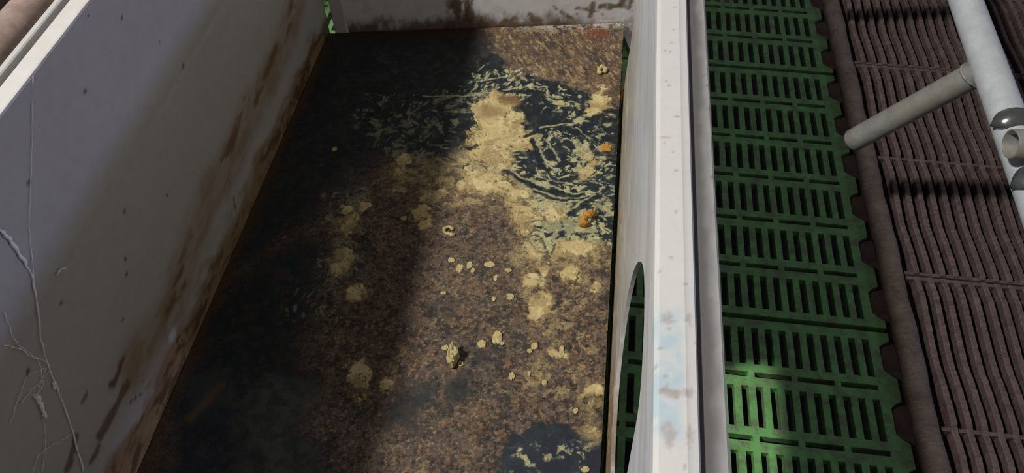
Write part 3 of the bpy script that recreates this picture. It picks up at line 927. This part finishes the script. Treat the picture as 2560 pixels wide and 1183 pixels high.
pr = [(RX - .0008, top - .016), (RX - .0008, top - .003), (RX + .0008, top - .0006), (RX + .003, top), (RX + .0235, top), (RX + .0255, top - .0006), (RX + .0275, top - .0010), (RX + .0318, top - .0016), (RX + .0335, top - .0040), (RX + .0335, top - .016)]
o = link('top_rail', rail_mesh('top_rail', dense(pr), -.05, 1.15, .0024, cap_right), M_pvc, rp); o.location = (-RX, -.6, -ZG)


def ledge_paint(X, Y, Z):
    c = np.ones(X.shape + (4,)); c[..., :3] = (.40, .40, .405)
    mixc(c, (.30, .29, .29), sst(.5, .75, fbm(Y, X, .04, 4, 511)) * .45)
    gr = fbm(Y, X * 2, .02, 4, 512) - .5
    mixc(c, (.09, .085, .085), sst(RX + .059, RX + .041, X + .006 * gr) * .92)     # shade beside the cap painted into the colour, darkest at the groove
    for q in range(18):
        rng = random.Random(q + 90); px0, y0 = rng.uniform(RX + .036, RX + .055), rng.uniform(.2, 1.1)
        d = np.sqrt((X - px0) ** 2 + (Y - y0) ** 2); mixc(c, (.15, .14, .13), sst(.002, .001, d) * .6)
    return c


pr = [(RX + .0332, .225), (RX + .0332, .4305), (RX + .038, .4310), (RX + .044, .4318), (RX + .0500, .4328), (RX + .0535, .4332), (RX + .0553, .4318), (RX + .0560, .428), (RX + .0560, .225)]  # unseen lower edge brought down to trim the light through the hole
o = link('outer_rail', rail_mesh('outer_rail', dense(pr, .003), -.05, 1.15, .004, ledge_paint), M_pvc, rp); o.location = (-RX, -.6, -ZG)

# unseen board added past the corner to shade the far green slats
m = MB(); m.box((RX + .033, 1.151, ZG + .001), (RX + .053, 2.1, .43))
me = m.mesh('shade_board'); a_ = me.attributes.new('paint', 'FLOAT_COLOR', 'POINT'); a_.data.foreach_set('color', np.tile((.5, .5, .5, 1), len(me.vertices)))
o = link('shade_board', me, M_pvc, rp); o.location = (-RX, -.6, -ZG)

# ---- back panel
TH = math.atan(.182)
cdir = np.array((math.cos(TH), math.sin(TH), 0)); cnor = np.array((-math.sin(TH), math.cos(TH), 0))
b0 = np.array((.05, 1.342, 0)); 
bp = empty('pen_panel', (-.2, 1.3, ZG))
tag(bp, 'grey plastic pen panel across the far end with brown splashes', 'pen panel', 'plastic pen panels around the nest')
cb = Canvas(-.545, .052, ZG + .001, .47, .0028, .006, .015, 13)
BU, BV = cb.U, cb.V
def pb_(px, py):
    p = on_plane(px, py, b0, cnor); return (float((p - b0) @ cdir), p[2])
BC = np.ones(BU.shape + (4,)); BC[..., :3] = (.62, .62, .63)
k1 = fbm(BU, BV * .4, .012, 5, 601); k2 = fbm(BU, BV, .02, 4, 602)
mixc(BC, (.48, .47, .46), sst(.45, .7, k2) * .4)
ft = BV + .05 * (k1 - .5)
mixc(BC, (.075, .035, .025), sst(.035, .0, ft) * sst(-.02, -.12, BU) * .9)
mixc(BC, (.22, .14, .07), sst(.014, -.006, ft) * .45)
s = cb.poly([pb_(*p) for p in [(1108, 78), (1118, 0), (1112, -120), (1160, -120), (1166, 0), (1215, 50), (1230, 78)]], .04)
mixc(BC, (.085, .045, .022), sst(-.008, .012, s) * sst(.32, .55, k1) * .9)
for pts, r in (([(1165, 40), (1172, -60)], .004), ([(1178, 20), (1182, -60)], .0035), ([(1160, 50), (1200, 45), (1218, 60)], .006), ([(1250, 70), (1262, 50)], .006), ([(1475, 40), (1482, 8)], .006), ([(1500, 18), (1550, 16)], .006), ([(1556, 15), (1560, -20)], .006), ([(1555, 12), (1565, 20)], .005), ([(1574, 10), (1580, -20)], .005), ([(1400, 30), (1408, 36)], .004), ([(1335, 45), (1350, 56)], .008), ([(1320, 35), (1330, 36)], .004), ([(1420, 40), (1428, 44)], .005), ([(1385, 20), (1390, 22)], .003), ([(1440, 20), (1470, 24)], .003), ([(1280, 48), (1290, 44)], .004)):
    mixc(BC, (.11, .065, .022), sst(-.003, .003, cb.stroke([pb_(*p) for p in pts], r)) * (.4 + .6 * sst(.3, .55, k1)) * .9)
for q in range(34):
    rng = random.Random(q + 40); u = rng.uniform(-.2, .05); v = abs(rng.gauss(0, .035)); r = rng.uniform(.001, .003)
    mixc(BC, (.12, .07, .03), sst(-.001, .001, cb.blob((u, v), r)) * .75)
for px, py, r in ((1558, 30, .003), (1566, 32, .0025), (1557, 50, .003), (1558, 75, .003), (1573, 62, .003), (1573, 76, .002), (1572, 83, .002), (1586, 42, .004), (1592, 2, .004)):
    mixc(BC, (.75, .75, .75), sst(-.001, .0012, cb.blob(pb_(px, py), (r * .7, r * 1.2))) * .9)
mixc(BC, (.72, .72, .70), sst(-.004, .004, cb.stroke([pb_(*p) for p in [(1500, 54), (1545, 50)]], .003)) * .9)
bb = slab('panel_board', cb, lambda u, v: (b0[0] + u * cdir[0], b0[1] + u * cdir[1], v), tuple(cnor * .024), BC)
o = link('panel_board', bb, M_grey, bp); o.location = (.2, -1.3, -ZG)
# the upright edge profile at its left end
def Q(u, w, z): p = b0 + cdir * u + cnor * w; return (p[0], p[1], z)
m = MB()
ou = [(-.573, .030), (-.573, .002), (-.571, -.0015), (-.549, -.0030), (-.545, -.0015), (-.545, .030)]
k = len(ou)
m.add([Q(u, w, ZG + .001) for u, w in ou] + [Q(u, w, .478) for u, w in ou], [list(range(k)), list(range(k, 2 * k))] + [[q, (q + 1) % k, (q + 1) % k + k, q + k] for q in range(k)])
me = fix_normals(m.mesh('edge_profile'))
a_ = me.attributes.new('paint', 'FLOAT_COLOR', 'POINT'); a_.data.foreach_set('color', np.tile((.50, .48, .46, 1), len(me.vertices)))
o = link('edge_profile', me, M_pvc, bp); o.location = (.2, -1.3, -ZG)

m = MB(); zf = -.036
c4 = [at(1546, 52, zf), at(1566, 2, zf), at(1606, 2, zf), at(1600, 60, zf), at(1581, 128, zf), at(1575, 126, zf)]  # added plate standing for the panel's lit foot, edge cut along the mat's shadow
m.add([tuple(p) for p in c4] + [(p[0], p[1], ZG + .0005) for p in c4], [(0, 1, 2, 3, 4, 5), (11, 10, 9, 8, 7, 6)] + [(q, (q + 1) % 6, (q + 1) % 6 + 6, q + 6) for q in range(6)])
me = fix_normals(m.mesh('lit_patch_plate'))
a_ = me.attributes.new('paint', 'FLOAT_COLOR', 'POINT'); a_.data.foreach_set('color', np.tile((.40, .40, .41, 1), len(me.vertices)))
o = link('lit_patch_plate', me, M_grey, bp); o.location = (.2, -1.3, -ZG)

# ------------------------------------------------------------------ farrowing crate rail with its downward arms
rl = empty('crate_rail', (.537, .8, ZG))
tag(rl, 'galvanised crate rail tube running over the brown iron slats', 'rail')
def rloc(p): return (p[0] - .537, p[1] - .8, p[2] - ZG)
def rail_x(y): return .5285 + (y - .6) * .028
m = MB(); m.tube([rloc((rail_x(y), y, .30)) for y in np.linspace(-.6, 2.1, 28)], .0213, 40)
link('rail_tube', m.mesh('rail_tube'), M_galv, rl)
for yp in (-.5, 2.0):
    m = MB(); m.tube([rloc((rail_x(yp), yp, ZG)), rloc((rail_x(yp), yp, .295))], .02, 28)
    link('post', m.mesh('post'), M_galv, rl)
for dy in (0.0, .486):
    m = MB()
    a = Vector((rail_x(.893), .893 + dy, .295)); b = Vector((.4285, .936 + dy, .100))
    d_ = (b - a).normalized()
    pts = [a, a.lerp(b, .2), a.lerp(b, .5), a.lerp(b, .9), b - d_ * .006, b - d_ * .0015, b, b]
    m.tube([rloc(p) for p in pts], [.0185, .0185, .0183, .0183, .0180, .0155, .008, .0005], 36)
    link('arm', m.mesh('arm'), M_arm, rl)
    mw = MB()                                            # weld bead round the joint
    n_ = 30; u_ = d_.orthogonal().normalized(); w_ = d_.cross(u_)
    c_ = a + d_ * .0215
    ring = []
    for q in range(n_ + 1):
        an = 2 * math.pi * q / n_
        ring.append(c_ + (u_ * math.cos(an) + w_ * math.sin(an)) * .0187 + d_ * .002 * math.sin(2 * an))
    mw.tube([rloc(p) for p in ring], [.0022 + .0006 * math.sin(q * 2.3) for q in range(n_ + 1)], 8)
    link('weld_bead', mw.mesh('weld_bead'), M_arm, rl)

# ---- short cross pipe lying on the rail and its clamp
ce = at(2526, 360, .339)
cp = empty('cross_pipe', (float(ce[0]), float(ce[1]), .339))
tag(cp, 'short open ended pipe crossing over the crate rail at the right edge', 'pipe')
m = MB(); m.pipe((0, 0, 0), (.30, .030, .006), .0172, .0148)
link('pipe_tube', fix_normals(m.mesh('pipe_tube')), M_arm, cp)
ca = empty('pipe_clamp', (rail_x(.69), .69, .30))
tag(ca, 'dark steel clamp bands holding the short cross pipe on the crate rail', 'clamp')
for dy, wd, a0, a1 in ((.074, .013, 10, 168), (-.024, .017, -30, 178)):
    m = MB(); n_ = 28
    sect = [(-wd, .0), (-wd * .8, .004), (0, .0062), (wd * .8, .004), (wd, .0)]
    rows = []
    for q in range(n_ + 1):
        an = R_(a0 + (a1 - a0) * q / n_); wd_ = 1.0 if q < n_ - 6 else max(.15, math.cos((q - n_ + 6) / 6 * 1.45))
        rows.append([((.0215 + h) * math.cos(an) * (1.06), dy + w * wd_ + .004 * math.sin(an), (.0215 + h) * math.sin(an) * 1.06) for w, h in sect] + [(.0214 * math.cos(an), dy + w * wd_ * .9, .0214 * math.sin(an)) for w, h in sect[::-1]])
    v = [p for r in rows for p in r]; kk = len(rows[0]); f = []
    for q in range(n_):
        for j in range(kk): f.append((q * kk + j, q * kk + (j + 1) % kk, (q + 1) * kk + (j + 1) % kk, (q + 1) * kk + j))
    m.add(v, f, True); m.add(rows[0], [tuple(range(kk))]); m.add(rows[-1], [tuple(range(kk))])
    link('band', fix_normals(m.mesh('band')), M_dark, ca)

# ------------------------------------------------------------------ old tube outside the left panel
lt = empty('old_tube', (-.80, .7, -.52))
tag(lt, 'brownish old tube running outside the left panel at the top left corner', 'tube')
m = MB(); m.tube([(0, y - .7, .82) for y in np.linspace(-.5, 2.2, 20)], .029, 36); link('tube', m.mesh('tube'), M_leftpipe, lt)
for yy in (-.4, 2.1):
    m = MB(); m.tube([(0, yy - .7, 0), (0, yy - .7, .80)], .022, 24); link('post', m.mesh('post'), M_leftpipe, lt)

# ------------------------------------------------------------------ cobweb on the left panel
def wl(px, py, off=.0018): p = on_plane(px, py, (LX, 0, 0), (1, 0, 0)); return (p[0] + off, p[1], p[2])
wb = MB()
def thread(pts, r, jit=.0006, seed=0):
    rng = random.Random(seed); P3 = [Vector(wl(*p)) for p in pts]; out = []
    for a, b in zip(P3, P3[1:]):
        for i in range(6): out.append(a.lerp(b, i / 6) + Vector((rng.uniform(0, jit), rng.uniform(-jit, jit), rng.uniform(-jit, jit))))
    out.append(P3[-1]); wb.tube(out, [r * rng.uniform(.6, 1.4) for _ in out], 6)
thread([(-10, 570), (25, 605), (55, 655), (75, 690), (88, 760), (97, 850), (118, 920), (150, 1000), (178, 1080), (205, 1183)], .00075, .0008, 1)
thread([(0, 580), (20, 600), (60, 660)], .0016, .001, 2)
thread([(128, 955), (133, 972)], .0018, .0005, 3)
thread([(84, 985), (98, 1015), (110, 1045)], .0022, .0012, 4)
thread([(5, 780), (30, 850), (60, 880), (110, 905)], .0004, .001, 5)
thread([(0, 860), (40, 870), (90, 900), (105, 960), (85, 990)], .0004, .001, 6)
thread([(105, 1045), (110, 1110), (100, 1183)], .0003, .001, 7)
thread([(86, 985), (110, 920), (60, 940), (20, 1060)], .0003, .001, 8)
thread([(75, 1183), (90, 1140), (110, 1120), (150, 1100), (180, 1080)], .0003, .001, 9)
thread([(78, 190), (76, 350), (68, 560), (82, 720)], .0003, .0005, 10)
thread([(140, 680), (150, 672), (158, 670)], .0010, .0008, 11); thread([(136, 688), (148, 676)], .0006, .0008, 12)
thread([(45, 1010), (70, 980), (120, 925)], .0003, .001, 13)
tag(link('cobweb', wb.mesh('cobweb'), M_web), 'dusty white cobweb strands on the near end of the left panel', 'cobweb')

# ------------------------------------------------------------------ loose crumbs and clods
def lump(name, px, py, wpx, hpx, hgt, mat, seed, label, cat='dung crumb', group='loose dung crumbs on the nest mat', z=.0003, rough=.40, flat=.0):
    if name == 'dung_crumb': wpx *= .95
    a = at(px - wpx / 2, py, z); b = at(px + wpx / 2, py, z); c = at(px, py - hpx / 2, z); d = at(px, py + hpx / 2, z)
    rx, ry = abs(b[0] - a[0]) / 2, abs(c[1] - d[1]) / 2
    ce = at(px, py, z)
    bm = bmesh.new(); bmesh.ops.create_icosphere(bm, subdivisions=4, radius=1.0)
    rng = np.random.RandomState(seed); off = rng.rand(3) * 50
    if name == 'dung_crumb': hgt = hgt * .5; wpx = wpx * .92
    P = np.array([v.co[:] for v in bm.verts])
    n_ = fbm(P[:, 0] + off[0] + P[:, 2] * .6, P[:, 1] + off[1] - P[:, 2] * .5, .75, 4, seed) - .5
    n2 = fbm(P[:, 0] * 1.3 + off[1], P[:, 2] * 1.1 + off[2] + P[:, 1], .28, 3, seed + 5) - .5
    k = 1 + rough * 2.2 * n_ + rough * 1.3 * n2
    ang = rng.rand() * 6.28
    for i, v in enumerate(bm.verts):
        x, y, zz = P[i] * k[i]
        zz = max(min(zz, (.30 if name == 'dung_crumb' else .62) + .6 * n2[i]), -.32)
        v.co = (x * rx, y * ry, (zz + .32) / .98 * hgt)
    me = bpy.data.meshes.new(name); bm.to_mesh(me); bm.free()
    me.polygons.foreach_set('use_smooth', [True] * len(me.polygons))
    o = link(name, me, mat); o.location = (float(ce[0]), float(ce[1]), float(z))
    tag(o, label, cat, group)
    return o


lump('dung_clod', 1131, 897, 28, 46, .020, M_clod, 1, 'pale angular dung clod standing alone near the middle of the mat, the tallest one', 'dung clod', rough=.42)
lump('dung_crumb', 1152, 911, 15, 14, .006, M_clod, 2, 'small pale crumb just right of the tall angular clod')
lump('dung_crumb', 1112, 871, 18, 14, .004, M_clod, 3, 'small flat crumb just behind the tall angular clod')
lump('dung_crumb', 1204, 861, 24, 20, .005, M_clod, 4, 'pale crumb left of the larger tan crumb, midway up the mat')
lump('dung_crumb', 1243, 845, 22, 30, .006, M_dung, 5, 'tan crumb with a long tip, right of a pale crumb midway up the mat')
lump('dung_crumb', 1254, 859, 15, 9, .004, M_clod, 6, 'tiny light crumb at the foot of the tan crumb with a long tip')
lump('dung_crumb', 1337, 866, 17, 20, .007, M_dung, 7, 'bright yellow round crumb below the big round yellow dung patch')
lump('dung_crumb', 1324, 878, 13, 10, .004, M_clod, 8, 'tiny pale crumb touching the bright yellow round crumb')
lump('dung_crumb', 1405, 880, 14, 28, .006, M_clod, 9, 'curled pale crumb at the right end of a flat pale patch')
lump('dung_crumb', 1280, 941, 14, 20, .006, M_dung, 10, 'small tan crumb right of the tall clod, nearer the camera')
lump('dung_crumb', 1323, 935, 9, 13, .004, M_clod, 11, 'tiny cream crumb at the left edge of the greyish smeared patch')
lump('dung_crumb', 1361, 958, 13, 16, .005, M_clod, 12, 'cream crumb on the lower part of the greyish smeared patch')
lump('dung_crumb', 1440, 1028, 15, 15, .006, M_dung, 13, 'small round yellow crumb near the right edge, above the dark wet corner')
lump('dung_crumb', 1464, 1175, 20, 16, .007, M_clod, 14, 'yellow crumb on the dark wet corner at the bottom of the picture')
lump('dung_crumb', 1129, 651, 16, 12, .003, M_clod, 15, 'thin pale flake, leftmost of the row of flakes across the mat')
lump('dung_crumb', 1149, 671, 19, 18, .004, M_clod, 16, 'round pale flake, second in the row of flakes across the mat')
lump('dung_crumb', 1174, 664, 14, 17, .004, M_clod, 17, 'round pale flake with a tail beside it, third in the row of flakes')
lump('dung_crumb', 1182, 677, 10, 13, .003, M_clod, 18, 'small tail shaped flake just below the third flake of the row')
lump('dung_crumb', 1224, 663, 24, 15, .006, M_clod, 19, 'oval folded flake with a dark rim, fourth in the row of flakes')
lump('dung_crumb', 1272, 676, 17, 9, .004, M_clod, 20, 'whitest narrow flake, at the right end of the row of flakes')
lump('dung_crumb', 1239, 695, 11, 15, .003, M_dung, 21, 'faint tan crumb just below the right end of the row of flakes')
lump('dung_crumb', 1276, 742, 18, 18, .004, M_clod, 22, 'greyish crumb left of the big round yellow dung patch')
lump('dung_crumb', 1234, 748, 11, 11, .004, M_dung, 23, 'small tan crumb left of the greyish crumb')
lump('dung_crumb', 1108, 733, 14, 8, .003, M_dung, 24, 'small yellow flake alone at the shadow edge left of centre')
lump('dung_crumb', 1009, 547, 15, 12, .004, M_clod, 25, 'small pale crumb alone in the shade, left of a round yellow stain')
lump('dung_crumb', 836, 374, 14, 10, .004, M_dung, 26, 'tiny yellow crumb alone in the dark far left part of the mat')
lump('dung_crumb', 1400, 259, 30, 13, .005, M_clod, 27, 'long pale yellow crumb on the dark wet area near the far right')
lump('dung_crumb', 1515, 247, 18, 14, .008, M_dung, 29, 'lumpy brown yellow crumb at the far right edge of the mat', rough=.4)
lump('dung_crumb', 1515, 371, 24, 20, .009, M_orange, 30, 'bright orange yellow crumb at the right edge of the mat')
lump('dung_crumb', 1470, 392, 30, 20, .008, M_clod, 31, 'chunky cream crumb near the right edge, above its twin', rough=.4)
lump('dung_crumb', 1474, 428, 32, 22, .008, M_clod, 32, 'chunky cream crumb near the right edge, below its twin', rough=.4)
lump('dung_crumb', 1430, 690, 34, 26, .011, M_dung, 33, 'ragged tan clod with a shadowed right side, right of a flat yellow patch', rough=.42)
lump('dung_crumb', 1052, 533, 30, 24, .003, M_dung, 34, 'round yellow brown flake in the shade left of centre')
lump('dung_crumb', 1548, 318, 10, 40, .010, M_clod, 36, 'yellow lump stuck in the gap between mat and right panel', z=ZG + .001)
lump('dung_pellet', 1550, 240, 12, 42, .012, M_orange, 35, 'smooth orange brown pellet in the gap between mat and right panel', 'dung pellet', z=ZG + .001, rough=.1)
lump('dung_crumb', 1587, 1028, 8, 16, .006, M_dung, 37, 'yellow crumb on the green slat seen through the oval hole', z=ZG + .001)


def curl(name, pts, r, mat, seed, label, cat, bumps=.25, z=.0003):
    rng = random.Random(seed); P3 = [Vector(at(px, py, z)) for px, py in pts]
    out = []; rs = []
    for a, b in zip(P3, P3[1:]):
        for i in range(8): out.append(a.lerp(b, i / 8))
    out.append(P3[-1])
    N = len(out)
    for _ in range(3):
        out = [out[0]] + [(out[i - 1] + out[i] * 2 + out[i + 1]) / 4 for i in range(1, N - 1)] + [out[-1]]
    for i in range(N):
        t = i / (N - 1); e = min(1, math.sqrt(max(0, 1 - (2 * t - 1) ** 8)) + .05)
        rr = r * e * (1 + bumps * (math.sin(i * .83) * .5 + math.sin(i * .37 + 1) * .5)); rs.append(rr); out[i] = out[i] + Vector((0, 0, r * .85))
    m = MB(); m.tube(out, rs, 16)
    ce = P3[len(P3) // 2]
    me = m.mesh(name)
    for v in me.vertices:
        s_ = vnoise(np.array([v.co.x * 420]), np.array([v.co.y * 420 + v.co.z * 300]), seed)[0] - .5
        v.co = v.co + Vector((s_, s_ * .6, s_ * .8)) * r * .35
        v.co.z = max(v.co.z, z)
    for v in me.vertices: v.co = v.co - Vector((ce.x, ce.y, z))
    o = link(name, me, mat); o.location = (ce.x, ce.y, z)
    tag(o, label, cat); return o


o = curl('dung_curl', [(1459, 571), (1458, 556), (1466, 545), (1478, 538), (1487, 541)], .0072, M_orange, 4, 'orange curled dung piece near the right edge of the mat', 'dung curl')
cc = at(1473, 555, 0)
t_ = lump('tip', 1474, 557, 7, 7, .008, M_clod, 41, None, None, None, z=.0003)
t_.parent = o; t_.location = tuple(float(a - b) for a, b in zip((*cc[:2], .0), o.location)); t_['label'] = 'cream tip in the hollow of the curl'
curl('dung_ring', [(1134, 578), (1124, 569), (1111, 573), (1110, 582), (1119, 586), (1132, 590), (1138, 586)], .0027, M_clod, 6, 'pale ring shaped dung flake near the shadow edge in mid mat', 'dung ring', .2)
curl('dung_ring', [(1510, 185), (1514, 176), (1506, 170), (1497, 176), (1497, 184), (1504, 187)], .0042, M_dung, 7, 'yellow ring shaped dung lump near the far right corner of the mat', 'dung ring', .2)
